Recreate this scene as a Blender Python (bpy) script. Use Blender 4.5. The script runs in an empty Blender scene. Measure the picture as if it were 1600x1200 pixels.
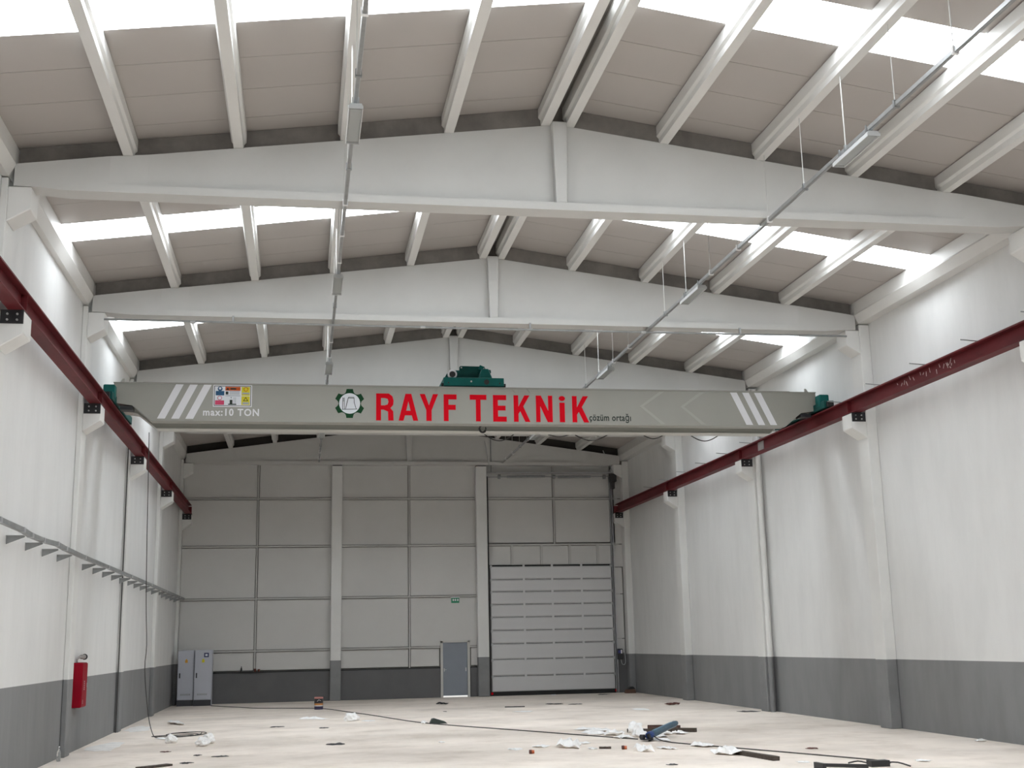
import bpy, bmesh, math, random
from mathutils import Vector, Matrix, noise
random.seed(7)
SC = bpy.context.scene
COL = SC.collection

# ------------------------------------------------------------------ camera
W = 17.264; XC = W / 2
F_PX, YAW, PITCH, ROLL = 1904.86, .1727, .2085, -.0209
CAM = Vector((4.654, 0, 1.952))
cy, sy, cp, sp = math.cos(YAW), math.sin(YAW), math.cos(PITCH), math.sin(PITCH)
r_ = Vector((cy, -sy, 0)); f_ = Vector((sy * cp, cy * cp, sp)); u_ = r_.cross(f_)
cr, sr = math.cos(ROLL), math.sin(ROLL)
R2 = cr * r_ + sr * u_; U2 = -sr * r_ + cr * u_
cd = bpy.data.cameras.new('camera'); cam = bpy.data.objects.new('camera', cd); COL.objects.link(cam)
cd.sensor_width = 36; cd.lens = F_PX / 1600 * 36; cd.clip_end = 400
m = Matrix((R2, U2, -f_)).transposed().to_4x4(); m.translation = CAM
cam.matrix_world = m
SC.camera = cam

# ------------------------------------------------------------------ world, light, exposure
wd = bpy.data.worlds.new('overcast'); SC.world = wd; wd.use_nodes = True
bg = wd.node_tree.nodes['Background']
bg.inputs[0].default_value = (.93, .97, 1.0, 1); bg.inputs[1].default_value = 1.8
SKYLIGHT = 12.5
SC.view_settings.view_transform = 'Standard'; SC.view_settings.look = 'None'
SC.view_settings.gamma = 1; SC.view_settings.use_curve_mapping = False
SC.view_settings.exposure = -0.09
SC.cycles.max_bounces = 10; SC.cycles.diffuse_bounces = 8
SC.cycles.use_denoising = True
SC.cycles.caustics_reflective = False; SC.cycles.caustics_refractive = False
pl = bpy.data.lights.new('gate_daylight', 'AREA'); pl.shape = 'RECTANGLE'; pl.size = 4.8; pl.size_y = 2.4
pl.cycles.is_portal = True
plo = bpy.data.objects.new('gate_daylight', pl); COL.objects.link(plo)
plo.location = (11.0, -3.86, 1.2); plo.rotation_euler = (math.radians(90), 0, 0)

# ------------------------------------------------------------------ dimensions of the hall
FY = [17.854 + 7 * i for i in range(5)]          # the five frames
XL, XR = .23, 17.18                              # inner faces of the side walls
SLOPE = (10.12 - 8.99) / (XC - .412)
def zt(x):                                       # top of the trusses
    return 8.99 + SLOPE * ((x if x < XC else W - x) - .412)
ROOF = .31
YB = 46.2                                        # back wall face
Y0 = -4.0                                        # front end, unseen, with the gate opening sized for light
PAINT = 1.425

# ------------------------------------------------------------------ materials
def lin(c):
    return tuple(((v / 255) / 12.92 if v / 255 <= .04045 else ((v / 255 + .055) / 1.055) ** 2.4) for v in c)
MATS = {}
def mat(name, col, rough=.6, metal=0, var=.0, scale=4, bump=0, bscale=30, spec=.5, stretch=None, col2=None, low=None, lowz=0, alpha=1, trans=0, emit=None, estr=0):
    """procedural paint: base colour, a noise mottling towards col2, an optional other paint below height lowz"""
    if name in MATS: return MATS[name]
    M = bpy.data.materials.new(name); M.use_nodes = True; nt = M.node_tree; N = nt.nodes; L = nt.links
    b = N['Principled BSDF']
    b.inputs['Roughness'].default_value = rough; b.inputs['Metallic'].default_value = metal
    b.inputs['Specular IOR Level'].default_value = spec
    b.inputs['Base Color'].default_value = (*col, 1)
    if trans: b.inputs['Transmission Weight'].default_value = trans
    if alpha < 1: b.inputs['Alpha'].default_value = alpha
    if emit: b.inputs['Emission Color'].default_value = (*emit, 1); b.inputs['Emission Strength'].default_value = estr
    out = None
    geo = None
    if var or low or bump:
        geo = N.new('ShaderNodeNewGeometry')
        mp = N.new('ShaderNodeMapping'); L.new(geo.outputs['Position'], mp.inputs['Vector'])
        if stretch: mp.inputs['Scale'].default_value = stretch
    def mottle(c, v, c2=None):
        tx = N.new('ShaderNodeTexNoise'); tx.inputs['Scale'].default_value = scale; tx.inputs['Detail'].default_value = 6
        tx.inputs['Roughness'].default_value = .62
        L.new(mp.outputs[0], tx.inputs['Vector'])
        rp = N.new('ShaderNodeValToRGB'); L.new(tx.outputs['Fac'], rp.inputs[0])
        d = c2 or tuple(x * (1 - v) for x in c)
        rp.color_ramp.elements[0].position = .33; rp.color_ramp.elements[0].color = (*d, 1)
        rp.color_ramp.elements[1].position = .62; rp.color_ramp.elements[1].color = (*c, 1)
        return rp.outputs[0]
    if var: out = mottle(col, var, col2)
    if low:
        sx = N.new('ShaderNodeSeparateXYZ'); L.new(geo.outputs['Position'], sx.inputs[0])
        lt = N.new('ShaderNodeMath'); lt.operation = 'LESS_THAN'; lt.inputs[1].default_value = lowz
        L.new(sx.outputs['Z'], lt.inputs[0])
        mx = N.new('ShaderNodeMix'); mx.data_type = 'RGBA'; L.new(lt.outputs[0], mx.inputs[0])
        if out: L.new(out, mx.inputs[6])
        else: mx.inputs[6].default_value = (*col, 1)
        L.new(mottle(low, .14), mx.inputs[7]); out = mx.outputs[2]
    if out: L.new(out, b.inputs['Base Color'])
    if bump:
        t2 = N.new('ShaderNodeTexNoise'); t2.inputs['Scale'].default_value = bscale; t2.inputs['Detail'].default_value = 5
        L.new(mp.outputs[0], t2.inputs['Vector'])
        bn = N.new('ShaderNodeBump'); bn.inputs['Strength'].default_value = bump; bn.inputs['Distance'].default_value = .02
        L.new(t2.outputs['Fac'], bn.inputs['Height']); L.new(bn.outputs[0], b.inputs['Normal'])
    MATS[name] = M
    return M
GREYP = (.225, .227, .232)
WHITE = (.70, .702, .695)
M_wall = mat('wall_plaster', WHITE, .75, var=.07, scale=1.3, stretch=(1, 1.2, .35), bump=.25, bscale=3.5, low=GREYP, lowz=PAINT)
M_conc = mat('painted_concrete', (.70, .70, .685), .7, var=.04, scale=2, low=GREYP, lowz=PAINT, bump=.06, bscale=8)
M_truss = mat('truss_paint', (.54, .54, .525), .65, var=.05, scale=1.1)
M_purlin = mat('purlin_paint', (.66, .655, .635), .45, var=.03, scale=2)
M_roof = mat('roof_sheet', (.41, .382, .36), .55, var=.03, scale=.7)
M_gapshade_insul = mat('gap_shade_and_insulation', (.21, .195, .18), .9, var=.3, scale=2)  # dark tone painted for the shaded gap above the trusses; also roof insulation
M_gapshadedk = mat('gable_gap_shade', (.03, .027, .025), .9)  # near-black shade of the gap at the gable, put into the colour
M_clad = mat('back_cladding', (.57, .565, .55), .6, var=.04, scale=.8)
M_girt = mat('girt_steel', (.47, .465, .45), .5)
M_plinth = mat('plinth_paint', (.125, .125, .127), .7, var=.12, scale=1.2)
M_core = mat('joint_shadow_grey', (.24, .235, .225), .8)
M_gasket = mat('gasket', (.03, .03, .03), .8)
M_red = mat('rail_red', (.125, .013, .017), .55, spec=.25, var=.32, scale=3, stretch=(1, .35, 1), bump=.1, bscale=9)
M_steelbare = mat('joint_plate_steel', (.35, .33, .32), .5, metal=.4)
M_chalk = mat('chalk', (.62, .5, .48), .9, var=.4, scale=20)
M_black = mat('black_steel', (.012, .012, .014), .45)
M_bolt = mat('zinc_bolt', (.55, .55, .55), .35, metal=.7)
M_crane = mat('crane_grey', (.305, .302, .272), .42, var=.04, scale=1.5)
M_flange = mat('flange_grey', (.52, .515, .48), .4)
M_teal = mat('teal_paint', (.005, .115, .105), .5, spec=.2, var=.15, scale=5)
M_tealdk = mat('teal_dark', (.005, .075, .068), .55, spec=.2, var=.2, scale=5)
M_decalw = mat('decal_white', (.70, .70, .73), .45)
M_decalr = mat('decal_red', (.60, .002, .012), .65, spec=.08)
M_decalg = mat('decal_green', (.010, .05, .020), .6, spec=.1)
M_decalk = mat('decal_dark', (.035, .045, .04), .6, spec=.1)
M_chev = mat('chevron_gloss', (.345, .34, .31), .3)
M_galv = mat('galvanised', (.50, .51, .52), .38, metal=.6, var=.15, scale=6)
M_galvdk = mat('galvanised_dull', (.30, .31, .31), .5, metal=.35, var=.2, scale=5)
M_wire = mat('steel_wire', (.55, .55, .53), .4, metal=.3)
M_clip = mat('white_clip', (.8, .8, .8), .5)
M_lamp = mat('lamp_housing', (.42, .43, .43), .45)
M_diff = mat('lamp_diffuser', (.30, .315, .31), .3)
M_lip = mat('lamp_lip', (.62, .63, .64), .4)
M_rock = mat('panel_edge', (.5, .48, .45), .8)
M_floor = mat('floor_concrete', (.94, .85, .765), .62, var=.3, scale=.42, col2=(.72, .645, .575), bump=.08, bscale=14, stretch=(.55, .8, 1))
def floor_dirt(M):
    """a second, finer layer of stains and wear over the concrete"""
    N = M.node_tree.nodes; L = M.node_tree.links; b = N['Principled BSDF']; src = b.inputs['Base Color'].links[0].from_socket
    g = N.new('ShaderNodeNewGeometry'); t = N.new('ShaderNodeTexNoise'); t.inputs['Scale'].default_value = .9; t.inputs['Detail'].default_value = 8; t.inputs['Roughness'].default_value = .7
    L.new(g.outputs['Position'], t.inputs['Vector'])
    r = N.new('ShaderNodeValToRGB'); L.new(t.outputs['Fac'], r.inputs[0])
    r.color_ramp.elements[0].position = .30; r.color_ramp.elements[0].color = (.80, .775, .745, 1); r.color_ramp.elements[1].position = .52; r.color_ramp.elements[1].color = (1, 1, 1, 1)
    mx_ = N.new('ShaderNodeMix'); mx_.data_type = 'RGBA'; mx_.blend_type = 'MULTIPLY'; mx_.inputs[0].default_value = 1
    L.new(src, mx_.inputs[6]); L.new(r.outputs[0], mx_.inputs[7]); L.new(mx_.outputs[2], b.inputs['Base Color'])
floor_dirt(M_floor)
M_dust = mat('plaster_dust', (.93, .91, .88), .9, var=.2, scale=3)
M_ground = mat('outside_ground', (.6, .58, .55), .9)
M_doorp = mat('sectional_panel', (.58, .58, .585), .5, var=.03, scale=1)
M_doorl = mat('steel_door', (.22, .245, .285), .4, var=.05, scale=2)
M_frame = mat('door_frame', (.53, .525, .50), .5)
M_rubber = mat('rubber', (.015, .015, .015), .8)
M_cab = mat('cabinet_grey', (.46, .475, .53), .4)
M_cabpl = mat('cabinet_plinth', (.035, .036, .042), .5)
M_fire = mat('fire_red', (.27, .002, .014), .5, spec=.12)
M_brass = mat('valve_metal', (.35, .33, .32), .35, metal=.7)
M_cord = mat('cord', (.05, .047, .045), .7)
M_paper = mat('white_scrap', (.93, .93, .925), .85, var=.06, scale=9)
M_timber = mat('old_timber', (.085, .068, .055), .85, var=.5, scale=6, stretch=(1, 6, 4))
M_timberr = mat('red_brown_timber', (.10, .055, .045), .85, var=.45, scale=6)
M_toolb = mat('tool_blue', (.045, .105, .155), .4, var=.25, scale=12)
M_toolk = mat('tool_black', (.02, .02, .022), .5)
M_orange = mat('orange_plastic', (.55, .13, .04), .5)
M_brown = mat('brown_plastic', (.10, .03, .02), .6)
M_canblk = mat('can_black', (.02, .02, .025), .35)
M_canor = mat('can_orange', (.50, .22, .07), .35)
M_canpk = mat('can_pink_lid', (.50, .22, .20), .5)
M_canbl = mat('can_navy', (.035, .03, .075), .35)
M_brick = mat('brick_clay', (.16, .09, .065), .9, var=.3, scale=14)
M_greenblk = mat('dark_green_block', (.03, .045, .04), .7, var=.3, scale=8)
M_plastic = mat('clear_plastic', (.85, .88, .88), .12, trans=.85)
M_yel = mat('sign_yellow', (.62, .55, .03), .5, spec=.15)
M_or = mat('sign_orange', (.50, .09, .02), .5, spec=.15)
M_pk = mat('sign_pink', (.52, .06, .13), .5, spec=.15)
M_bl = mat('sign_blue', (.03, .10, .20), .5, spec=.15)
M_lbl = mat('sign_light', (.66, .69, .73), .5)
M_gr = mat('sign_grey', (.32, .34, .38), .5)
M_exit = mat('exit_green', (.01, .22, .11), .4)
M_cyan = mat('control_screen', (.05, .05, .2), .3)
M_skylight = bpy.data.materials.new('translucent_daylight_sheet'); M_skylight.use_nodes = True
_n = M_skylight.node_tree.nodes; _l = M_skylight.node_tree.links
_b = _n['Principled BSDF']; _b.inputs['Base Color'].default_value = (.8, .85, .9, 1); _b.inputs['Roughness'].default_value = .4
_b.inputs['Emission Color'].default_value = (.90, .955, 1.0, 1); _b.inputs['Emission Strength'].default_value = SKYLIGHT

# ------------------------------------------------------------------ mesh helpers
class MB:
    def __init__(s): s.v = []; s.f = []
    def add(s, vs, fs):
        k = len(s.v); s.v += [tuple(v) for v in vs]; s.f += [tuple(i + k for i in f) for f in fs]; return s
    def box(s, x0, x1, y0, y1, z0, z1):
        return s.add([(x0, y0, z0), (x1, y0, z0), (x1, y1, z0), (x0, y1, z0), (x0, y0, z1), (x1, y0, z1), (x1, y1, z1), (x0, y1, z1)],
                     [(0, 3, 2, 1), (4, 5, 6, 7), (0, 1, 5, 4), (1, 2, 6, 5), (2, 3, 7, 6), (3, 0, 4, 7)])
    def prism(s, poly, ax, a, b):
        """poly of 2-D points extruded along axis ax from a to b; order of the 2-D axes: x:(y,z) y:(x,z) z:(x,y)"""
        def P(p, t): return {'x': (t, p[0], p[1]), 'y': (p[0], t, p[1]), 'z': (p[0], p[1], t)}[ax]
        n = len(poly)
        return s.add([P(p, a) for p in poly] + [P(p, b) for p in poly],
                     [tuple(range(n)), tuple(range(2 * n - 1, n - 1, -1))] + [(i, (i + 1) % n, n + (i + 1) % n, n + i) for i in range(n)])
    def tube(s, pts, r, n=8, caps=True):
        pts = [Vector(p) for p in pts]; vs = []; fs = []
        for i, p in enumerate(pts):
            d = (pts[min(i + 1, len(pts) - 1)] - pts[max(i - 1, 0)]).normalized()
            a = d.cross(Vector((0, 0, 1)) if abs(d.z) < .9 else Vector((1, 0, 0))).normalized(); b = d.cross(a)
            rr = r[i] if isinstance(r, (list, tuple)) else r
            vs += [p + rr * (math.cos(2 * math.pi * k / n) * a + math.sin(2 * math.pi * k / n) * b) for k in range(n)]
        for i in range(len(pts) - 1):
            for k in range(n): fs.append((i * n + k, i * n + (k + 1) % n, (i + 1) * n + (k + 1) % n, (i + 1) * n + k))
        if caps: fs += [tuple(range(n)), tuple(range(len(vs) - 1, len(vs) - n - 1, -1))]
        return s.add(vs, fs)
    def lathe(s, c, prof, n=20):
        vs = []; fs = []
        for (r, z) in prof: vs += [(c[0] + r * math.cos(2 * math.pi * k / n), c[1] + r * math.sin(2 * math.pi * k / n), c[2] + z) for k in range(n)]
        for i in range(len(prof) - 1):
            for k in range(n): fs.append((i * n + k, i * n + (k + 1) % n, (i + 1) * n + (k + 1) % n, (i + 1) * n + k))
        fs += [tuple(range(n - 1, -1, -1)), tuple(range(len(vs) - n, len(vs)))]
        return s.add(vs, fs)
    def bar(s, a, b, w, h, up=(0, 0, 1)):
        a = Vector(a); b = Vector(b); d = (b - a).normalized(); sd = d.cross(Vector(up)).normalized(); u = sd.cross(d)
        vs = []
        for p in (a, b):
            for i, j in ((-1, -1), (1, -1), (1, 1), (-1, 1)): vs.append(p + sd * w / 2 * i + u * h / 2 * j)
        return s.add(vs, [(0, 1, 2, 3), (7, 6, 5, 4)] + [(i, i + 4, (i + 1) % 4 + 4, (i + 1) % 4) for i in range(4)])
    def build(s, name, m, parent=None, bevel=0, smooth=False, origin=None):
        me = bpy.data.meshes.new(name); vs = [Vector(v) for v in s.v]
        if parent is None:
            if origin is None:
                lo = Vector([min(v[i] for v in vs) for i in range(3)]); hi = Vector([max(v[i] for v in vs) for i in range(3)])
                origin = Vector(((lo.x + hi.x) / 2, (lo.y + hi.y) / 2, lo.z))
            o_loc = Vector(origin)
        else: o_loc = Vector(parent['_o'])
        me.from_pydata([v - o_loc for v in vs], [], s.f)
        bm = bmesh.new(); bm.from_mesh(me); bmesh.ops.recalc_face_normals(bm, faces=bm.faces)
        if bevel:
            bmesh.ops.bevel(bm, geom=[e for e in bm.edges if len(e.link_faces) == 2 and e.calc_face_angle() > .5], offset=bevel, segments=1, affect='EDGES')
        bm.to_mesh(me); bm.free()
        if smooth:
            for p in me.polygons: p.use_smooth = True
            me.set_sharp_from_angle(angle=.7)
        me.materials.append(m)
        o = bpy.data.objects.new(name, me); COL.objects.link(o)
        if parent: o.parent = parent
        else: o.location = o_loc
        o['_o'] = tuple(o_loc)
        return o
def tag(o, label=None, cat=None, group=None, kind=None):
    if label: o['label'] = label
    if cat: o['category'] = cat
    if group: o['group'] = group
    if kind: o['kind'] = kind
    return o
def thing(name, loc, label=None, cat=None, group=None, kind=None):
    o = bpy.data.objects.new(name, None); COL.objects.link(o); o.location = loc; o['_o'] = tuple(loc); o.empty_display_size = .2
    return tag(o, label, cat, group, kind)
def B(*a): return MB().box(*a)
def side(x, right): return W - x if right else x
def mx(poly, right): return [(W - p[0], p[1]) for p in poly] if right else poly
ORD = ['nearest', 'second', 'third', 'fourth', 'farthest']

# ================================================================== THE SETTING
fl = B(-.3, W + .3, Y0, 47, -.15, 0).build('floor', M_floor); tag(fl, 'bare beige concrete floor of the hall strewn with scraps', kind='structure')
gd = B(-60, 80, -60, 120, -.4, -.16).build('ground', M_ground); tag(gd, 'pale ground outside the hall', kind='structure')
wl = B(XL - .3, XL, Y0, YB + .3, 0, 9.3).build('wall_left', M_wall); tag(wl, 'white plastered left wall with grey painted base', kind='structure')
wr = B(XR, XR + .3, Y0, YB + .3, 0, 9.3).build('wall_right', M_wall); tag(wr, 'white plastered right wall with grey painted base', kind='structure')

wf = MB()
wf.box(XL - .3, 8.6, Y0 - .3, Y0, 0, 10.6); wf.box(13.4, XR + .3, Y0 - .3, Y0, 0, 10.6); wf.box(8.6, 13.4, Y0 - .3, Y0, 2.4, 10.6)  # unseen wall; gate opening added and kept low to limit incoming daylight
tag(wf.build('wall_front', M_wall), 'white plastered front wall behind the viewer, unseen, its added gate opening sized to let in daylight', kind='structure')

# ---- ceiling: roof sheets one by one, with a daylight row in each bay
ce = thing('ceiling', (XC, 20, 9.3), 'pitched ceiling of pale roof sheets with translucent daylight rows', kind='structure')
SKY = [(-.6, .4), (6.4, 7.4), (13.65, 14.62), (21.42, 22.36), (28.02, 28.98), (35.1, 36.06)]
cuts = []
prev = Y0
for a, b in SKY:
    n = max(1, round((a - prev) / .97)); cuts += [(prev + (a - prev) * i / n, prev + (a - prev) * (i + 1) / n, 0) for i in range(n)]
    cuts.append((a, b, 1)); prev = b
n = round((46.5 - prev) / .97); cuts += [(prev + (46.5 - prev) * i / n, prev + (46.5 - prev) * (i + 1) / n, 0) for i in range(n)]
for a, b, s in cuts:
    for R in (0, 1):
        g = .005
        pts = [(-.1, zt(-.1) + ROOF), (XC - .1, zt(XC - .1) + ROOF), (XC - .1, zt(XC - .1) + ROOF + .06), (-.1, zt(-.1) + ROOF + .06)]
        mb = MB().prism(mx(pts, R), 'y', a + g, b - g)
        o = mb.build('skylight_sheet' if s else 'roof_sheet', M_skylight if s else M_roof, ce)
        if s: o['label'] = 'glowing translucent daylight sheet'
# backing over the joints, and the ridge cap
for R in (0, 1):
    for a, b, s in cuts:
        if s: continue
        pts = [(-.1, zt(-.1) + ROOF + .07), (XC, zt(XC) + ROOF + .07), (XC, zt(XC) + ROOF + .1), (-.1, zt(-.1) + ROOF + .1)]
    segs = []; prev = Y0
    for a, b in SKY: segs.append((prev, a)); prev = b
    segs.append((prev, 46.5))
    mb = MB()
    for a, b in segs: mb.prism(mx(pts, R), 'y', a, b)
    mb.build('insulation_layer', M_gapshade_insul, ce)
mb = MB()
zr = zt(XC) + ROOF
mb.prism([(XC - .45, zr + .02), (XC, zr + .1), (XC + .45, zr + .02), (XC + .45, zr + .05), (XC, zr + .13), (XC - .45, zr + .05)], 'y', Y0, 46.5)
mb.build('ridge_cap', M_rock, ce)

# ---- back wall: masonry core with door opening, sheets, girts and plinth
wb = thing('wall_back', (XC, YB, 0), 'pale panelled back wall with dark grey base', kind='structure')
core = MB()
core.box(-.1, 9.86, YB + .08, YB + .3, 0, 10.6); core.box(10.84, 16.74, YB + .08, YB + .3, 0, 10.6)
core.box(9.86, 10.84, YB + .08, YB + .3, 2.02, 10.6)
core.box(16.74, 17.5, YB + .08, YB + .3, 0, 1.45); core.box(16.74, 17.5, YB + .08, YB + .3, 4.7, 10.6)
core.box(16.74, 16.87, YB + .08, YB + .3, 1.45, 4.7); core.box(16.90, 17.5, YB + .08, YB + .3, 1.45, 4.7)
core.build('wall_core', M_core, wb)
ZL = [1.09, 1.82, 3.68, 5.58, 7.35, 8.7]
XS = [.3, 3.04, 5.76, 6.1, 8.65, 11.2]
def sheet(x0, x1, z0, z1): B(x0 + .045, x1 - .045, YB, YB + .08, z0 + .045, z1 - .045).build('cladding_sheet', M_clad, wb, bevel=.006)
for i in range(5):
    for x0, x1 in ((.3, 3.04), (3.04, 5.92), (5.92, 8.65), (8.65, 11.4)):
        if i == 0 and x0 == 8.65:
            sheet(8.65, 9.8, 1.09, 1.82); sheet(10.9, 11.4, 1.09, 1.82)
        elif i == 1 and x0 == 8.65:
            MB().prism([(8.695, 1.865), (9.8, 1.865), (9.8, 2.06), (10.9, 2.06), (10.9, 1.865), (11.355, 1.865), (11.355, 3.635), (8.695, 3.635)], 'y', YB, YB + .08).build('cladding_sheet', M_clad, wb)
        else: sheet(x0, x1, ZL[i], ZL[i + 1])
for x0, x1 in ((11.4, 14.24), (14.24, 16.7)):
    sheet(x0, x1, 5.62, 7.35); sheet(x0, x1, 7.35, 8.7)
for x0, x1 in ((11.6, 12.57), (12.57, 13.72), (13.72, 14.82), (14.82, 15.93), (15.93, 16.5)): sheet(x0, x1, 4.78, 5.58)
for z0, z1 in ((1.45, 2.0), (2.0, 3.68), (3.68, 4.7), (4.7, 5.58), (5.58, 7.35), (7.35, 8.7)): B(16.5, 16.87 if z1 < 4.8 else 17.2, YB, YB + .08, z0 + .02, z1 - .02).build('cladding_sheet', M_clad, wb)
# gable triangle above the last truss line is closed by the truss web; sheets behind it
B(.3, W - .3, YB + .02, YB + .08, 8.7, 10.4).build('gable_sheet', M_clad, wb)
for z in ZL[1:5]:
    for x0, x1 in ((.3, 5.74), (6.13, 11.18)):
        if z == 1.82 and x0 > 6: B(x0, 9.79, YB - .07, YB + .04, z - .028, z + .028).build('girt', M_girt, wb); B(10.9, x1, YB - .07, YB + .04, z - .028, z + .028).build('girt', M_girt, wb)
        else: B(x0, x1, YB - .07, YB + .04, z - .028, z + .028).build('girt', M_girt, wb)
for z in (5.58, 7.35): B(11.62, 16.76, YB - .07, YB + .04, z - .028, z + .028).build('girt', M_girt, wb)
for z in (2.0, 3.68): B(16.5, 16.76, YB - .03, YB + .02, z - .02, z + .02).build('girt', M_girt, wb)
for x in (3.04, 8.65):
    B(x - .025, x + .025, YB - .055, YB + .04, 1.09, 8.65).build('mullion', M_girt, wb)
B(14.215, 14.265, YB - .055, YB + .04, 5.6, 8.65).build('mullion', M_girt, wb)
for x in (12.57, 13.72, 14.82, 15.93): B(x - .045, x + .045, YB - .055, YB + .04, 4.8, 5.56).build('mullion', M_girt, wb)
for x0, x1 in ((.3, 5.74), (6.13, 9.79), (10.91, 11.18)):
    B(x0, x1, YB - .02, YB + .08, 0, 1.05).build('plinth', M_plinth, wb)
    B(x0, x1, YB - .03, YB + .08, 1.05, 1.09).build('gasket_strip', M_gasket, wb)
B(16.5, 17.2, YB - .02, YB + .08, 0, 1.42).build('plinth', M_plinth, wb)

# ---- gable posts
for x0, x1, lab in ((5.74, 6.13, 'white concrete gable post standing left of the steel door'), (11.18, 11.6, 'white concrete gable post standing left of the sectional door')):
    p = thing('gable_post', ((x0 + x1) / 2, 45.98, 0), lab, 'post', kind='structure')
    B(x0, x1, 45.92, YB, 0, 8.57).build('shaft', M_conc, p, bevel=.02)
    B(x0 + .02, x1 - .02, 45.94, YB, 8.57, 8.6).build('bearing_pad', M_gasket, p)

# ================================================================== FRAMES: columns, trusses, eave beams, purlins
def column(i, R):
    y = FY[i]; s = 'right' if R else 'left'
    lab = {0: 'nearest', 1: 'second nearest', 2: 'middle', 3: 'second to last', 4: 'last, in the corner by the back wall'}[i]
    t = thing('wall_column', (side(.28, R), y + .25, 0), f'white concrete column with two corbels on the {s} wall, {lab}', 'column', 'wall columns carrying trusses and crane rails')
    xw = XR if R else XL
    xi = W - .335 if R else .335
    B(min(xw, xi), max(xw, xi), y, y + .5, 0, 8.78).build('shaft', M_conc, t, bevel=.015)
    c = MB().prism(mx([(.335, 6.75), (.679, 6.75), (.679, 6.42), (.335, 6.2)], R), 'y', y, y + .48).build('rail_corbel', M_conc, t, bevel=.012)
    pl = B(*sorted((side(.352, R), side(.672, R))), y - .012, y, 6.56, 6.765).build('bearing_plate', M_black, t)
    B(*sorted((side(.36, R), side(.672, R))), y, y + .46, 6.75, 6.765).build('bearing_plate', M_black, t)
    for bx in (.45, .585):
        for bz in (6.615, 6.70):
            MB().tube([(side(bx, R), y - .03, bz), (side(bx, R), y - .012, bz)], .017, 6).build('bolt', M_bolt, pl)
    MB().prism(mx([(.335, 8.64), (.665, 8.64), (.665, 8.30), (.335, 8.10)], R), 'y', y, y + .48).build('truss_bracket', M_conc, t, bevel=.012)
    return t
for i in range(5):
    for R in (0, 1): column(i, R)

def truss(i):
    y = FY[i]; th = .36
    lab = ['nearest white roof truss across the hall, the largest in view', 'second white roof truss, with a thin pipe below it', 'third white roof truss, directly above the crane trolley',
           'fourth white roof truss, mostly hidden behind the crane girder', 'last white roof truss, set in the gable above the back wall'][i]
    t = thing('roof_truss', (XC, y + .18, 8.6), lab, 'truss', 'roof trusses')
    # web: full thickness at the ends, thinner towards the middle
    mb = MB(); xs = [.412, 1.75, 2.3, XC, W - 2.3, W - 1.75, W - .412]; inset = [0, 0, .06, .16, .06, 0, 0]
    vs = []; zbot = [8.65, 8.735, 8.735, 8.735, 8.735, 8.735, 8.65]
    for x, d, zb in zip(xs, inset, zbot):
        vs += [(x, y + d, zb), (x, y + d, zt(x)), (x, y + th - d, zt(x)), (x, y + th - d, zb)]
    fs = [(0, 1, 2, 3), (24, 27, 26, 25)]
    for k in range(6):
        a = 4 * k
        fs += [(a, a + 4, a + 5, a + 1), (a + 1, a + 5, a + 6, a + 2), (a + 2, a + 6, a + 7, a + 3), (a + 3, a + 7, a + 4, a)]
    mb.add(vs, fs); mb.build('web', M_truss, t)
    MB().prism([(.412, 8.65), (.72, 8.645), (1.15, 8.61), (W - 1.15, 8.61), (W - .72, 8.645), (W - .412, 8.65), (W - 1.75, 8.735), (1.75, 8.735)], 'y', y, y + th).build('bottom_flange', M_truss, t)
    MB().prism([(XC - .09, 8.73), (XC + .09, 8.73), (XC + .12, 10.11), (XC - .12, 10.11)], 'y', y, y + th).build('king_post', M_truss, t, bevel=.01)
    for R in (0, 1):
        MB().prism(mx([(.43, zt(.43)), (XC, zt(XC)), (XC, zt(XC) + ROOF - .005), (.43, zt(.43) + ROOF - .005)], R), 'y', y + .17, y + .24).build('gap_shade_strip', M_gapshadedk if i == 4 else M_gapshade_insul, t)  # added dark strip standing in for shade between truss top and roof
    return t
for i in range(5): truss(i)

# thin pipe under the second truss
p = MB().tube([(.66, FY[1] - .06, 8.485), (6, FY[1] - .06, 8.47), (XC, FY[1] - .06, 8.465), (12, FY[1] - .06, 8.47), (W - .67, FY[1] - .06, 8.485)], .022, 8)
t = thing('conduit_pipe', (XC, FY[1] - .06, 8.465), 'thin grey pipe running across below the second truss', 'pipe')
p.build('tube', M_galvdk, t, smooth=True)
for x in (2.4, 7.1, 11.9):
    MB().tube([(x - .05, FY[1] - .06, 8.47), (x + .05, FY[1] - .06, 8.47)], .032, 8).build('coupling', M_galv, t)
for x in (3.2, 9.4, 14.1): B(x - .02, x + .02, FY[1] - .07, FY[1] - .03, 8.47, 8.62).build('hanger_clip', M_galvdk, t)

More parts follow.
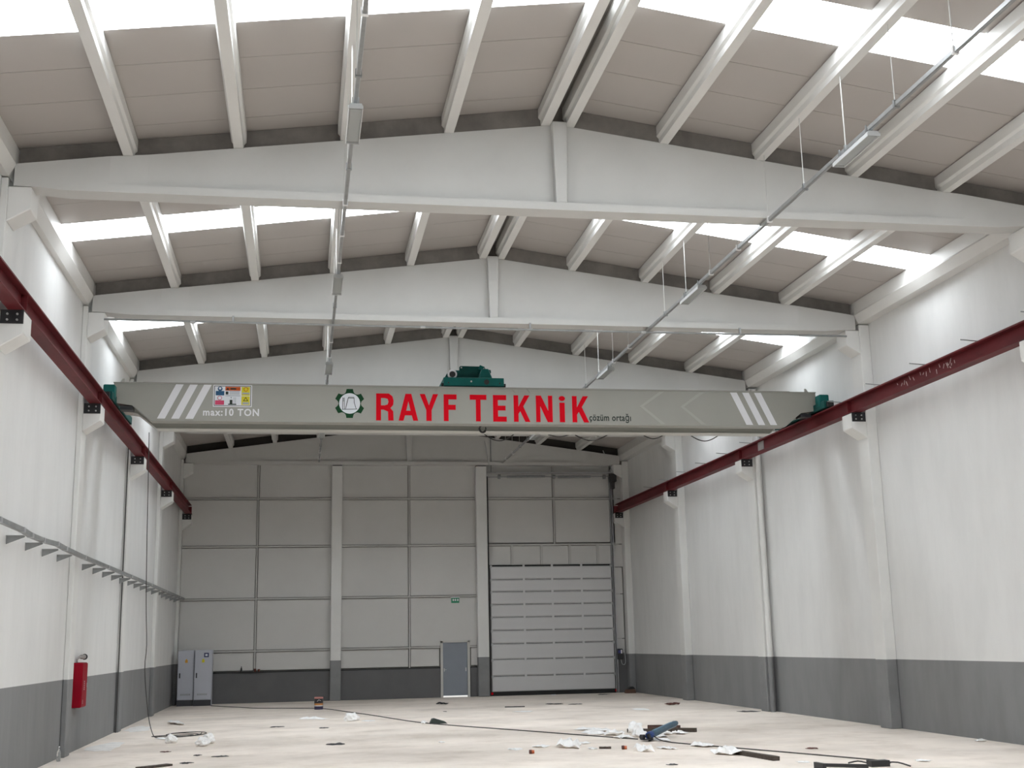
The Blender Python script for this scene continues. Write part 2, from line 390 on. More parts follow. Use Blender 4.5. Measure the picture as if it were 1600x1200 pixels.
BAYN = ['before the nearest truss', 'behind the nearest truss', 'behind the second truss', 'behind the third truss', 'behind the fourth truss']
YS = [(10.9, FY[0])] + [(FY[k], FY[k + 1]) for k in range(4)]
OFF = [.2, 1.77, 3.40, 5.02, 6.63]
ON = ['first', 'second', 'third', 'fourth', 'fifth']
for k in range(5):
    a, b = YS[k]
    for R in (0, 1):
        for j, of in enumerate(OFF):
            x = XC - of
            z = zt(x)
            lift = .012 + SLOPE * .1
            poly = [(x - .075, z - .0), (x + .075, z + .0), (x + .08, z + .09), (x + .115, z + .13), (x + .115, z + ROOF - .005), (x - .115, z + ROOF - .035), (x - .115, z + .13), (x - .08, z + .09)]
            mb = MB().prism(mx(poly, R), 'y', a + (.185 if k else 0), b + .175)
            o = mb.build('roof_purlin', M_purlin)
            tag(o, f'white roof purlin, {ON[j]} {"right" if R else "left"} of the ridge, {BAYN[k]}', 'purlin', 'roof purlins')
    for R in (0, 1):
        poly = mx([(XL - .02 if not R else W - XR - .02, 8.8), (.33, 8.8), (.43, 8.98), (.412, 9.02), (.412, zt(.412) + ROOF - .01), (XL - .02 if not R else W - XR - .02, zt(.2) + ROOF - .02)], R)
        o = MB().prism(poly, 'y', a + (.02 if k else 0), b + (.01 if k < 4 else .3)).build('eave_beam', M_purlin)
        tag(o, f'white eave beam along the top of the {"right" if R else "left"} wall, {BAYN[k]}', 'beam', 'eave beams')

# ================================================================== CRANE RAILS
def rail(R):
    t = thing('crane_rail', (side(.56, R), 30, 6.765), f'dark red steel crane runway rail on the {"right" if R else "left"} wall corbels', 'rail', 'crane runway rails')
    a, b = 9.0, 45.75
    c = .56
    poly = [(c - .11, 6.765), (c + .11, 6.765), (c + .11, 6.785), (c + .012, 6.79), (c + .012, 7.045), (c + .12, 7.05), (c + .12, 7.075), (c - .12, 7.075), (c - .12, 7.05), (c - .012, 7.045), (c - .012, 6.79), (c - .11, 6.785)]
    MB().prism(mx(poly, R), 'y', a, b).build('beam', M_red, t)
    B(*sorted((side(c - .03, R), side(c + .03, R))), a, b, 7.075, 7.12).build('rail_bar', M_red, t)
    for y in [f + .24 for f in FY]:
        for dx in (-.075, .075):
            B(*sorted((side(c + dx - .035, R), side(c + dx + .035, R))), y - .09, y + .09, 6.785, 6.8).build('clamp_plate', M_red, t)
    for y in [f + .2 for f in FY]: B(*sorted((side(c - .1, R), side(c + .1, R))), y, y + .012, 6.785, 7.05).build('stiffener', M_red, t)
    return t
rl = rail(0); rr = rail(1)
# joint plate and chalk writing on the right rail
B(W - .56 - .03, W - .56 - .012, 30.35, 30.75, 6.79, 7.05).build('joint_plate', M_steelbare, rr)
random.seed(3)
for k in range(22):
    y = 20.6 + .13 * k + random.uniform(-.03, .03) if k < 18 else 20.0 + .04 * k
    z = 6.84 + random.uniform(0, .12); h = random.uniform(.03, .11)
    if k in (6, 11): continue
    MB().bar((W - .573, y, z), (W - .573, y + random.uniform(-.06, .06), z + h), .02, .004, up=(1, 0, 0)).build('chalk_mark', M_chalk, rr)
# rods standing off the right rail
k = 0
y = 17.72
ks = 0
while y < 41:
    o = MB().tube([(W - .60, y, 7.085), (W - .98, y, 7.11)], .011, 6)
    o.build('support_rod', M_galvdk, rr)
    y += 1.91

# ================================================================== OVERHEAD CRANE
GY = 26.8; ZB, ZT = 6.80, 7.617
cr_ = thing('bridge_crane', (XC, 27.5, 6.8), 'grey double girder bridge crane spanning the hall with red lettering', 'crane')
prof = [(.607, 7.617), (.607, 7.19), (1.0, 7.13), (1.41, 6.80), (W - 1.41, 6.80), (W - 1.0, 7.13), (W - .607, 7.19), (W - .607, 7.617)]
def girder(y0, y1, nm):
    g = MB().prism(prof, 'y', y0 + .02, y1 - .02).build(nm, M_crane, cr_)
    B(.6, W - .6, y0, y1, 7.602, 7.622).build('top_flange', M_crane, g)
    low = [(.607, 7.19), (1.0, 7.13), (1.41, 6.80), (W - 1.41, 6.80), (W - 1.0, 7.13), (W - .607, 7.19)]
    fl_ = [(x, z - .016) for x, z in low]
    MB().prism(low + fl_[::-1], 'y', y0 + (.02 if y0 < 27 else -.03), y1 + .01).build('bottom_flange', M_crane if y0 < 27 else M_flange, g)
    B(1.2, W - 1.2, (y0 + y1) / 2 - .025, (y0 + y1) / 2 + .025, 7.622, 7.662).build('trolley_rail', M_steelbare, g)
    return g
g1 = girder(GY, GY + .34, 'girder'); g2 = girder(27.86, 28.2, 'girder')
for R in (0, 1):
    x0, x1 = sorted((side(.44, R), side(.68, R)))
    e = B(x0, x1, 26.2, 29.3, 7.13, 7.30).build('end_carriage', M_tealdk, cr_, bevel=.01)
    for y in (26.45, 29.05):
        MB().tube([(side(.53, R), y, 7.225), (side(.59, R), y, 7.225)], .1, 16).build('wheel', M_black, e)
    xm, xn = sorted((side(.45, R), side(.69, R)))
    B(xm, xn, 26.42, 26.68, 7.2, 7.49).build('drive_housing', M_teal, cr_, bevel=.02)
    B(xm, xn, 28.3, 28.55, 7.2, 7.4).build('drive_housing', M_teal, cr_, bevel=.02)
    B(*sorted((side(.75, R), side(1.02, R))), 26.82, 27.1, 7.02, 7.10).build('sensor_box', M_black, cr_)
    B(*sorted((side(.49, R), side(.63, R))), 26.1, 26.2, 7.15, 7.26).build('buffer', M_rubber, cr_)
    MB().prism(mx([(.68, 7.622), (.80, 7.622), (.80, 7.74), (.76, 7.74)], R), 'y', 27.0, 27.02).build('rail_stop', M_flange, cr_)
# decals on the front girder
FYD = GY + .02
def flat(poly, name, m, parent, lift=.004):
    return MB().prism(poly, 'y', FYD - lift, FYD).build(name, m, parent)
def flat_l(poly, name, m, parent, d0, d1):
    return MB().prism(poly, 'y', FYD - d1, FYD - d0).build(name, m, parent)
for k in range(3):
    d = .297 * k
    flat([(1.907 + d, 7.592), (2.07 + d, 7.592), (1.697 + d, 6.83), (1.533 + d, 6.83)], 'stripe', M_decalw, g1)
    flat([(14.53 + d, 7.588), (14.695 + d, 7.588), (15.055 + d, 6.818), (14.89 + d, 6.818)], 'stripe', M_decalw, g1)
for xa in (12.32, 13.30):
    t_ = .045
    flat([(xa, 7.23), (xa + .09, 7.23), (xa + .60, 7.58), (xa + .49, 7.58)], 'chevron', M_chev, g1)
    flat([(xa, 7.23), (xa + .09, 7.23), (xa + .60, 6.82), (xa + .49, 6.82)], 'chevron', M_chev, g1)
# red letters, each a shape of its own: polygons in a unit box (w x 1), stroke s
LET = {
 'F': (.335, [[(0, 0), (.125, 0), (.125, .42), (.31, .42), (.31, .61), (.125, .61), (.125, .81), (.335, .81), (.335, 1), (0, 1)]]),
 'T': (.42, [[(.15, 0), (.27, 0), (.27, .81), (.42, .81), (.42, 1), (0, 1), (0, .81), (.15, .81)]]),
 'E': (.345, [[(0, 0), (.345, 0), (.345, .19), (.125, .19), (.125, .42), (.32, .42), (.32, .60), (.125, .60), (.125, .81), (.34, .81), (.34, 1), (0, 1)]]),
 'Y': (.48, [[(.17, 0), (.31, 0), (.31, .40), (.48, 1), (.345, 1), (.24, .58), (.135, 1), (0, 1), (.17, .40)]]),
 'K': (.42, [[(0, 0), (.12, 0), (.12, .30), (.165, .40), (.29, 0), (.42, 0), (.245, .58), (.41, 1), (.275, 1), (.12, .57), (.12, 1), (0, 1)]]),
 'N': (.42, [[(0, 0), (.11, 0), (.11, .60), (.29, 0), (.42, 0), (.42, 1), (.31, 1), (.31, .42), (.13, 1), (0, 1)]]),
 'A': (.50, [[(0, 0), (.125, 0), (.165, .20), (.335, .20), (.375, 0), (.50, 0), (.325, 1), (.175, 1)], 'hole', [(.195, .37), (.305, .37), (.25, .72)]]),
 'R': (.44, [[(0, 0), (.125, 0), (.125, .40), (.19, .40), (.30, .33), (.305, 0), (.44, 0), (.43, .34), (.36, .46), (.43, .58), (.44, .74), (.41, .90), (.32, 1), (0, 1)], 'hole', [(.125, .56), (.22, .56), (.29, .60), (.31, .70), (.29, .80), (.22, .83), (.125, .83)]]),
 'i': (.15, [[(.01, 0), (.14, 0), (.14, .74), (.01, .74)], [(.075 + .08 * math.cos(a * math.pi / 8), .90 + .095 * math.sin(a * math.pi / 8)) for a in range(16)]]),
}
def letter(ch, x0, x1, z0=6.836, z1=7.45, name=None):
    w, polys = LET[ch]
    cu = bpy.data.curves.new('c', 'CURVE'); cu.dimensions = '2D'; cu.fill_mode = 'BOTH'; cu.extrude = .002
    for p in polys:
        if p == 'hole': continue
        s = cu.splines.new('POLY'); s.points.add(len(p) - 1); s.use_cyclic_u = True
        for q, pt in zip(p, s.points): pt.co = (x0 + q[0] / w * (x1 - x0), z0 + q[1] * (z1 - z0), 0, 1)
    return curve_mesh(cu, 'letter_' + ch.lower(), M_decalr, g1)
def curve_mesh(cu, name, m, parent, fit=None):
    tmp = bpy.data.objects.new('tmp', cu); COL.objects.link(tmp)
    dg = bpy.context.evaluated_depsgraph_get(); me = bpy.data.meshes.new_from_object(tmp.evaluated_get(dg))
    bpy.data.objects.remove(tmp)
    vs = [v.co.copy() for v in me.vertices]
    if fit:
        x0, x1, z0, z1 = fit
        a0 = min(v.x for v in vs); a1 = max(v.x for v in vs); b0 = min(v.y for v in vs); b1 = max(v.y for v in vs)
        vs = [Vector((x0 + (v.x - a0) / (a1 - a0) * (x1 - x0), z0 + (v.y - b0) / (b1 - b0) * (z1 - z0), v.z)) for v in vs]
    mb = MB(); mb.add([(v.x, FYD - .003 - v.z, v.y) for v in vs], [tuple(p.vertices) for p in me.polygons])
    return mb.build(name, m, parent)
for ch, a, b in (('R', 6.245, 6.635), ('A', 6.745, 7.185), ('Y', 7.22, 7.635), ('F', 7.76, 8.055), ('T', 8.355, 8.735), ('E', 8.885, 9.195), ('K', 9.36, 9.74), ('N', 9.875, 10.26), ('i', 10.415, 10.555), ('K', 10.72, 11.11)):
    letter(ch, a, b)
def text(s, name, m, parent, fit, off=0, sp=1.0):
    cu = bpy.data.curves.new('t', 'FONT'); cu.body = s; cu.size = 1; cu.extrude = .002; cu.offset = off; cu.space_character = sp; cu.resolution_u = 3
    return curve_mesh(cu, name, m, parent, fit)
text('max:10 TON', 'load_lettering', M_decalw, g1, (2.497, 3.69, 6.903, 7.066), .026, 1.16)
text('çözüm ortağı', 'slogan_lettering', M_decalk, g1, (11.115, 12.10, 6.832, 7.05), .016, 1.08)
# gear logo
gx, gz, gr = 5.66, 7.213, .335
pts = []
for k in range(6):
    a0 = math.pi / 2 + k * math.pi / 3
    for da, r in ((-.21, 1.0), (.21, 1.0), (.285, .86), (.36, .78), (.52, .735), (.69, .78), (.765, .86)):
        pts.append((gx + gr * r * math.cos(a0 + da), gz + gr * r * math.sin(a0 + da)))
lg = flat(pts, 'gear_logo', M_decalg, g1)
flat_l([(gx + .232 * math.cos(a * math.pi / 16), gz + .232 * math.sin(a * math.pi / 16)) for a in range(32)], 'logo_disc', M_lbl, lg, .004, .006)
def stroke(p, q, w, nm, m, par, d0=.006, d1=.008):
    d = Vector((q[0] - p[0], q[1] - p[1])); n = Vector((-d.y, d.x)).normalized() * w / 2
    return flat_l([(p[0] + n.x, p[1] + n.y), (p[0] - n.x, p[1] - n.y), (q[0] - n.x, q[1] - n.y), (q[0] + n.x, q[1] + n.y)], nm, m, par, d0, d1)
for p, q in (((-.17, -.135), (.17, -.125)), ((-.09, -.13), (-.03, .135)), ((-.06, .02), (-.03, .135)), ((-.03, .14), (.095, .14)), ((.095, .135), (.10, .02)), ((.10, .02), (.145, -.125)), ((-.06, .02), (-.09, -.13)),
             ((-.155, -.13), (-.15, .135)), ((-.115, -.13), (-.12, .135)), ((-.15, .06), (-.12, .06)), ((-.15, .10), (-.12, .10)), ((-.03, .12), (.095, .12))):
    stroke((gx + p[0], gz + p[1]), (gx + q[0], gz + q[1]), .012, 'logo_line', M_decalk, lg)
# warning plate
sx0, sx1, sz0, sz1 = 2.70, 3.53, 7.105, 7.592
def rect(a, b, c, d, nm, m, d0, d1, par):
    X = lambda u: sx0 + u * (sx1 - sx0); Z = lambda v: sz0 + v * (sz1 - sz0)
    return flat_l([(X(a), Z(c)), (X(b), Z(c)), (X(b), Z(d)), (X(a), Z(d))], nm, m, par, d0, d1)
def circ(u, v, r, nm, m, d0, d1, par, n=18):
    cx = sx0 + u * (sx1 - sx0); cz = sz0 + v * (sz1 - sz0)
    return flat_l([(cx + r * math.cos(2 * math.pi * k / n), cz + r * math.sin(2 * math.pi * k / n)) for k in range(n)], nm, m, par, d0, d1)
sg = rect(0, 1, 0, 1, 'warning_plate', M_decalw, 0, .004, g1)
rect(.025, .975, .04, .96, 'plate_border', M_decalk, .004, .005, sg); rect(.04, .96, .065, .935, 'plate_ground', M_lbl, .005, .006, sg)
rect(.065, .285, .52, .72, 'blue_caption', M_bl, .006, .008, sg); circ(.175, .82, .052, 'blue_pictogram', M_bl, .006, .008, sg); circ(.175, .84, .026, 'pictogram_core', M_lbl, .008, .009, sg)
rect(.055, .285, .09, .29, 'pink_caption', M_pk, .006, .008, sg); circ(.17, .40, .050, 'ban_ring', M_pk, .006, .008, sg); circ(.17, .40, .037, 'ban_disc', M_lbl, .008, .009, sg)
rect(.31, .70, .74, .92, 'orange_header', M_or, .006, .008, sg); rect(.44, .59, .79, .86, 'header_mark', M_decalk, .008, .009, sg)
flat_l([(sx0 + .33 * .83, sz0 + .77 * .487), (sx0 + .41 * .83, sz0 + .77 * .487), (sx0 + .37 * .83, sz0 + .89 * .487)], 'header_triangle', M_decalk, sg, .008, .009)
rect(.31, .70, .49, .52, 'divider', M_gr, .006, .008, sg); rect(.32, .39, .56, .70, 'small_pictogram', M_decalk, .006, .008, sg)
for v in (.57, .63, .69): rect(.42, .68, v, v + .03, 'caption_line', M_gr, .006, .008, sg)
rect(.39, .60, .09, .14, 'truck_base', M_decalk, .006, .008, sg); rect(.43, .50, .14, .32, 'truck_body', M_decalk, .006, .008, sg); rect(.53, .545, .14, .44, 'truck_mast', M_gr, .006, .008, sg); rect(.57, .585, .14, .44, 'truck_mast', M_gr, .006, .008, sg)
circ(.465, .42, .018, 'driver_head', M_gr, .006, .008, sg, 10)
rect(.73, .945, .09, .49, 'yellow_field', M_yel, .006, .008, sg); rect(.73, .945, .52, .92, 'yellow_field', M_yel, .006, .008, sg)
circ(.84, .81, .050, 'ban_ring', M_or, .008, .009, sg); circ(.84, .81, .036, 'ban_disc', M_yel, .009, .010, sg)
rect(.75, .93, .58, .66, 'caption_line', M_gr, .008, .009, sg); rect(.76, .92, .12, .22, 'caption_line', M_gr, .008, .009, sg)
flat_l([(sx0 + .77 * .83, sz0 + .27 * .487), (sx0 + .91 * .83, sz0 + .27 * .487), (sx0 + .84 * .83, sz0 + .46 * .487)], 'warning_triangle', M_decalk, sg, .008, .009)
flat_l([(sx0 + .80 * .83, sz0 + .30 * .487), (sx0 + .88 * .83, sz0 + .30 * .487), (sx0 + .84 * .83, sz0 + .41 * .487)], 'triangle_core', M_yel, sg, .009, .010)
# small brackets on the top edge, festoon track behind with cable loops
for x, s in ((7.30, -1), (7.65, -1), (9.33, 1), (9.68, 1)):
    MB().bar((x, FYD - .01, 7.612), (x + s * .07, FYD - .01, 7.52), .03, .02, up=(0, 1, 0)).build('top_bracket', M_crane, g1)
B(6.6, W - 1.6, 28.27, 28.31, 6.80, 6.84).build('festoon_track', M_galvdk, cr_)
for x, w, d in ((9.25, .36, .16), (10.7, .26, .05), (11.5, .4, .14), (13.05, .24, .08), (14.35, .34, .13)):
    pts = [(x - w + 2 * w * k / 10, 28.29, 6.80 - d * math.sin(math.pi * k / 10)) for k in range(11)]
    MB().tube(pts, .013, 6).build('festoon_cable', M_cord, cr_)

# ---- trolley
tr = thing('crane_trolley', (8.46, 27.5, 7.66), 'teal hoist trolley standing on top of the crane girders', 'trolley')
for y0 in (26.86, 28.0): B(7.77, 9.155, y0, y0 + .14, 7.66, 7.855).build('side_frame', M_teal, tr, bevel=.008)
for x0 in (7.77, 9.03): B(x0, x0 + .12, 27.0, 28.0, 7.67, 7.84).build('cross_frame', M_teal, tr)
for x in (8.0, 8.93):
    for y in (26.97, 28.03): MB().tube([(x, y - .03, 7.72), (x, y + .03, 7.72)], .06, 14).build('wheel', M_black, tr)
for x0 in (7.725, 9.155): B(x0, x0 + .045, 26.9, 26.97, 7.665, 7.73).build('buffer', M_rubber, tr)
dr = MB().prism([(8.17, 7.86), (8.76, 7.86), (8.78, 8.14), (8.76, 8.195), (8.20, 8.20), (8.175, 8.17)], 'y', 27.2, 27.23).build('end_plate', M_tealdk, tr)
MB().prism([(8.17, 7.86), (8.76, 7.86), (8.78, 8.14), (8.76, 8.195), (8.20, 8.20), (8.175, 8.17)], 'y', 27.92, 27.95).build('end_plate', M_tealdk, tr)
for x in (8.22, 8.735):
    for y in (27.19, 27.215): pass
    MB().tube([(x, 27.185, 8.16), (x, 27.96, 8.16)], .02, 8).build('tie_bar', M_bolt, tr)
MB().tube([(8.47, 27.23, 8.02), (8.47, 27.92, 8.02)], .15, 20).build('rope_drum', M_tealdk, tr, smooth=True)
MB().prism([(8.585, 7.86), (8.92, 7.86), (8.82, 8.10), (8.67, 8.10)], 'y', 27.0, 27.2).build('gear_housing', M_teal, tr, bevel=.012)
MB().prism([(8.78, 8.10), (8.885, 8.08), (8.89, 8.02), (8.86, 7.98), (8.82, 8.0)], 'y', 27.05, 27.2).build('gear_cap', M_tealdk, tr)
MB().bar((8.62, 27.1, 8.16), (8.72, 27.1, 8.12), .1, .02, up=(0, 1, 0)).build('cover_lip', M_teal, tr)
mt = MB().tube([(7.98, 26.98, 7.945), (7.98, 27.5, 7.945)], .105, 18).build('hoist_motor', M_teal, tr, smooth=True)
MB().tube([(7.98, 26.93, 7.945), (7.98, 26.98, 7.945)], .108, 18).build('motor_ring', M_decalw, mt, smooth=True)
MB().tube([(7.98, 26.92, 7.94), (7.98, 26.935, 7.94)], .07, 16).build('fan_cover', M_black, mt)
MB().prism([(7.80, 7.86), (7.9, 7.86), (7.9, 7.98), (7.86, 7.97)], 'y', 27.0, 27.2).build('brake_lever', M_tealdk, tr)
B(8.05, 8.17, 27.0, 27.25, 7.86, 8.05).build('terminal_box', M_tealdk, tr)
MB().tube([(8.755, 26.855, 7.757), (8.755, 26.865, 7.757)], .06, 16).build('port_hole', M_black, tr)
for x in (7.88, 9.06): MB().tube([(x, 26.855, 7.73), (x, 26.865, 7.73)], .018, 8).build('bolt', M_black, tr)
MB().tube([(8.40, 26.85, 7.765), (8.40, 26.865, 7.765)], .022, 6).build('bolt', M_bolt, tr)
for x in (8.62, 8.86):
    MB().tube([(x, 27.5, 7.7), (x - (x - 8.74) * .6, 27.5, 7.0)], .01, 6).build('hoist_rope', M_cord, tr)
hk = [(8.74 + .075 * math.cos(a), 27.5, 6.79 + .085 * math.sin(a)) for a in [math.radians(q) for q in range(110, 400, 20)]]
B(8.65, 8.83, 27.42, 27.58, 6.88, 7.02).build('hook_block', M_black, tr, bevel=.02)
MB().tube(hk, [.024] * (len(hk) - 3) + [.018, .013, .008], 8).build('hook', M_black, tr, smooth=True)

# ================================================================== LIGHT LINES
def line(R):
    x = XC + 3.40 if R else XC - 3.40
    s = 'right' if R else 'left'
    t = thing('lighting_trunking', (x, 28, 8.52), f'slim galvanised trunking hung by wires along the {s} roof slope', 'trunking', 'suspended lighting trunking')
    B(x - .028, x + .028, 8.5, 44.7, 8.52, 8.575).build('channel', M_galv, t)
    B(x - .02, x + .02, 8.5, 44.7, 8.512, 8.52).build('channel_slot', M_galvdk, t)
    y = 10.5
    zz = zt(x)
    while y < 44.6:
        if not any(f - .1 < y < f + .5 for f in FY):
            w = MB().tube([(x - .02, y, zz + .01), (x - .02, y, 8.60)], .007, 5).build('suspension_wire', M_wire, t)
            B(x - .04, x + .04, y - .02, y + .02, 8.50, 8.60).build('clip', M_clip if int(y * 3) % 2 else M_galvdk, t)
        y += 1.45
    return x
yl = [(14.06, 15.14), (21.2, 22.3), (28.2, 29.3), (37.6, 38.7)]
nm = ['nearest to the camera', 'second in its line', 'just above the crane girder', 'far end, seen below the crane']
for R in (0, 1):
    x = line(R)
    for (a, b), q in zip(yl, nm):
        t = thing('luminaire', (x, (a + b) / 2, 8.40), f'flat unlit grey luminaire under the {"right" if R else "left"} trunking, {q}', 'luminaire', 'hanging luminaires')
        MB().prism([(x - .085, 8.43), (x + .085, 8.43), (x + .07, 8.475), (x - .07, 8.475)], 'y', a, b).build('housing', M_lamp, t)
        B(x - .09, x - .08, a, b, 8.40, 8.45).build('side_lip', M_lip, t); B(x + .08, x + .09, a, b, 8.40, 8.45).build('side_lip', M_lip, t)
        B(x - .09, x + .09, a - .015, a, 8.40, 8.445).build('end_cap', M_lamp, t); B(x - .09, x + .09, b, b + .015, 8.40, 8.445).build('end_cap', M_lamp, t)
        B(x - .07, x + .07, a + .05, b - .05, 8.415, 8.432).build('diffuser', M_diff, t)
        for y in (a + .12, b - .12):
            MB().box(x - .045, x - .035, y - .02, y + .02, 8.47, 8.60).box(x + .035, x + .045, y - .02, y + .02, 8.47, 8.60).build('hanger_bracket', M_galvdk, t)

# ================================================================== SIDE WALL FITTINGS
# cable tray on the left wall
t = thing('cable_tray', (.47, 30, 3.69), 'grey cable duct on brackets along the left wall', 'cable tray')
ys = [15, 18, 19.5, 20.1, 21, 22.2, 23, 25, 28, 31.8, 36, 40, 44.5, 46.0]; zs = [3.76, 3.735, 3.73, 3.70, 3.70, 3.735, 3.715, 3.70, 3.70, 3.705, 3.70, 3.69, 3.68, 3.68]
mb = MB()
for (a, za), (b, zb) in zip(zip(ys, zs), list(zip(ys, zs))[1:]): mb.bar((.48, a, za + .035), (.48, b, zb + .035), .075, .07)
mb.build('duct', M_galvdk, t)
for a, za in list(zip(ys, zs))[1:-1]: B(.438, .524, a - .06, a + .06, za - .002, za + .073).build('duct_joint', M_galv, t)
y = 15.6
while y < 45.5:
    if not any(f - .12 < y < f + .6 for f in FY):
        MB().prism([(XL + .002, 3.685), (.50, 3.685), (.50, 3.665), (XL + .002, 3.56)], 'y', y, y + .012).build('wall_bracket', M_galvdk, t)
        B(XL + .002, .50, y - .03, y + .012, 3.685, 3.693).build('bracket_flange', M_galv, t)
    y += 1.335
# down pipes
t = thing('downpipe', (W - .27, 31.75, 0), 'pale rainwater downpipe in front of the middle right column', 'pipe')
MB().tube([(W - .24, 31.72, 0), (W - .24, 31.72, 6.7), (W - .24, 31.72, 8.7)], .07, 14).build('tube', M_conc, t, smooth=True)
for z in (1.0, 2.9, 4.4, 6.0): MB().tube([(W - .24, 31.72, z), (W - .24, 31.72, z + .12)], .08, 14).build('socket', M_conc, t, smooth=True)
o = MB().tube([(.285, 31.78, 0), (.285, 31.78, 8.6)], .015, 10).build('riser_cable', M_cord, smooth=True); tag(o, 'thin dark riser in front of the middle left column', 'pipe')
# hanging cable and coil
pts = [(1.08, 29.3, 6.95), (1.10, 29.3, 6), (1.13, 29.3, 4.5), (1.17, 29.3, 3.0), (1.22, 29.3, 2.05), (1.20, 29.3, 1.5), (1.31, 29.3, .55), (1.42, 29.3, .12), (1.52, 29.25, .02), (1.72, 29.2, .015), (2.0, 29.4, .015)]
for k in range(34):
    a = k * .62; q = k / 34
    pts.append((1.95 + .16 * math.sin(q * 9) + (.42 + .1 * math.sin(k * .37)) * math.cos(a - 1.2), 30.0 + .25 * math.sin(q * 7 + 1) + (.45 + .3 * math.sin(k * .23 + 1)) * math.sin(a - 1.2), .012 + .0004 * k))
def smooth_path(pts, n=3):
    out = []
    P = [Vector(p) for p in pts]
    for i in range(len(P) - 1):
        p0 = P[max(i - 1, 0)]; p1 = P[i]; p2 = P[i + 1]; p3 = P[min(i + 2, len(P) - 1)]
        for k in range(n):
            t = k / n
            out.append(.5 * ((2 * p1) + (-p0 + p2) * t + (2 * p0 - 5 * p1 + 4 * p2 - p3) * t * t + (-p0 + 3 * p1 - 3 * p2 + p3) * t ** 3))
    return out + [P[-1]]
o = MB().tube(smooth_path(pts), .010, 6).build('pendant_cable', M_cord, smooth=True); tag(o, 'thin dark cable hanging near the left wall and coiled on the floor', 'cable')
# fire hose cabinet
t = thing('fire_hose_cabinet', (.4, 26.2, .85), 'narrow red fire hose cabinet on the left wall beside a column', 'cabinet')
B(XL + .002, .405, 25.88, 26.46, .855, 1.725).build('body', M_fire, t, bevel=.012)
B(.405, .418, 25.89, 26.45, .87, 1.71).build('door', M_fire, t, bevel=.004)
B(.418, .43, 26.40, 26.43, 1.24, 1.32).build('latch', M_galv, t)
random.seed(5)
for k in range(5): B(.418, .420, 26.12 + random.uniform(-.01, .01), 26.17, 1.19 + k * .038, 1.215 + k * .038).build('vertical_lettering', M_decalw, t)
for k in range(3): B(.418, .420, 26.02, 26.05, .93 + k * .028, .945 + k * .028).build('small_print', M_decalw, t)
MB().tube([(.28, 26.0, 1.725), (.28, 26.0, 1.80), (.31, 26.05, 1.83), (.36, 26.2, 1.835)], .026, 8).build('valve_pipe', M_brass, t, smooth=True)
MB().tube([(.33, 26.18, 1.835), (.36, 26.32, 1.835)], .045, 10).build('valve_body', M_brass, t, smooth=True)
MB().tube([(.36, 26.36, 1.835), (.36, 26.375, 1.835)], .06, 12).build('hand_wheel', M_toolk, t)
# plastic bottle against the left wall
t = thing('plastic_bottle', (.35, 24.12, 0), 'empty clear plastic bottle standing at the foot of the left wall', 'bottle')
MB().lathe((.36, 24.12, 0), [(.03, 0), (.036, .01), (.036, .16), (.028, .195), (.014, .225), (.013, .245)], 14).build('body', M_plastic, t, smooth=True)
MB().lathe((.36, 24.12, .245), [(.016, 0), (.016, .018)], 10).build('cap', M_clip, t)

# ================================================================== BACK WALL FITTINGS
# steel door
d2 = thing('door_2', (10.35, YB, 0), 'grey blue steel door with daylight showing under it', kind='structure')
for x0, x1 in ((9.80, 9.89), (10.81, 10.90)): B(x0, x1, YB - .05, YB + .1, 0, 2.04).build('jamb', M_frame, d2)
B(9.80, 10.90, YB - .05, YB + .1, 1.98, 2.06).build('head', M_frame, d2)
lf = B(9.89, 10.81, YB - .01, YB + .04, .06, 1.98).build('leaf', M_doorl, d2, bevel=.006)
B(9.95, 10.75, YB - .018, YB - .008, .98, 1.90).build('upper_panel', M_doorl, lf); B(9.95, 10.75, YB - .018, YB - .008, .14, .92).build('lower_panel', M_doorl, lf)
MB().box(9.925, 9.95, YB - .03, YB - .01, .93, 1.05).box(9.93, 10.02, YB - .05, YB - .035, .985, 1.0).build('handle', M_bolt, lf)
MB().box(10.73, 10.765, YB - .03, YB - .01, .93, 1.06).build('lock_plate', M_bolt, lf)
B(10.905, 10.925, YB - .04, YB, .0, 1.05).build('seal', M_gasket, d2)
# sectional door
d1 = thing('door_1', (14.05, YB, 0), 'large closed white sectional overhead door with horizontal panels', kind='structure')
seams = [.13, .71, 1.315, 1.89, 2.38, 2.866, 3.341, 3.817, 4.272, 4.777]
for a, b in zip(seams, seams[1:]):
    pn = MB().prism([(YB - .04, a + .022), (YB - .06, a + .05), (YB - .06, b - .05), (YB - .04, b - .022), (YB + .0, b - .022), (YB + .0, a + .022)], 'x', 11.73, 16.42).build('door_panel', M_doorp, d1)
    for x in (13.0, 14.1, 15.25): B(x - .04, x + .04, YB - .07, YB - .045, b - .06, b + .06).build('hinge', M_doorp, pn)
    for x in (11.72, 16.40): B(x - .02, x + .06, YB - .08, YB - .04, b - .07, b + .03).build('roller_bracket', M_galv, pn)
B(11.72, 16.43, YB - .02, YB + .01, .15, 4.77).build('joint_seal', M_galvdk, d1)
B(11.69, 16.46, YB - .06, YB, 0, .15).build('bottom_seal', M_rubber, d1); B(11.69, 16.46, YB - .06, YB, 4.77, 4.82).build('top_seal', M_rubber, d1)
for x in (11.70, 16.44): B(x - .03, x + .05, YB - .09, YB - .03, .05, .13).build('corner_cap', M_decalr, d1)
for x in (11.655, 16.47):
    B(x - .02, x + .02, YB - .10, YB, .0, 8.2).build('track', M_gasket if x < 12 else M_galvdk, d1)
B(16.52, 16.56, YB - .12, YB, 0, 8.5).build('track_angle', M_galv, d1)
sh = MB().tube([(11.65, YB - .2, 8.16), (16.6, YB - .2, 8.2)], .018, 8).build('torsion_shaft', M_galvdk, d1)
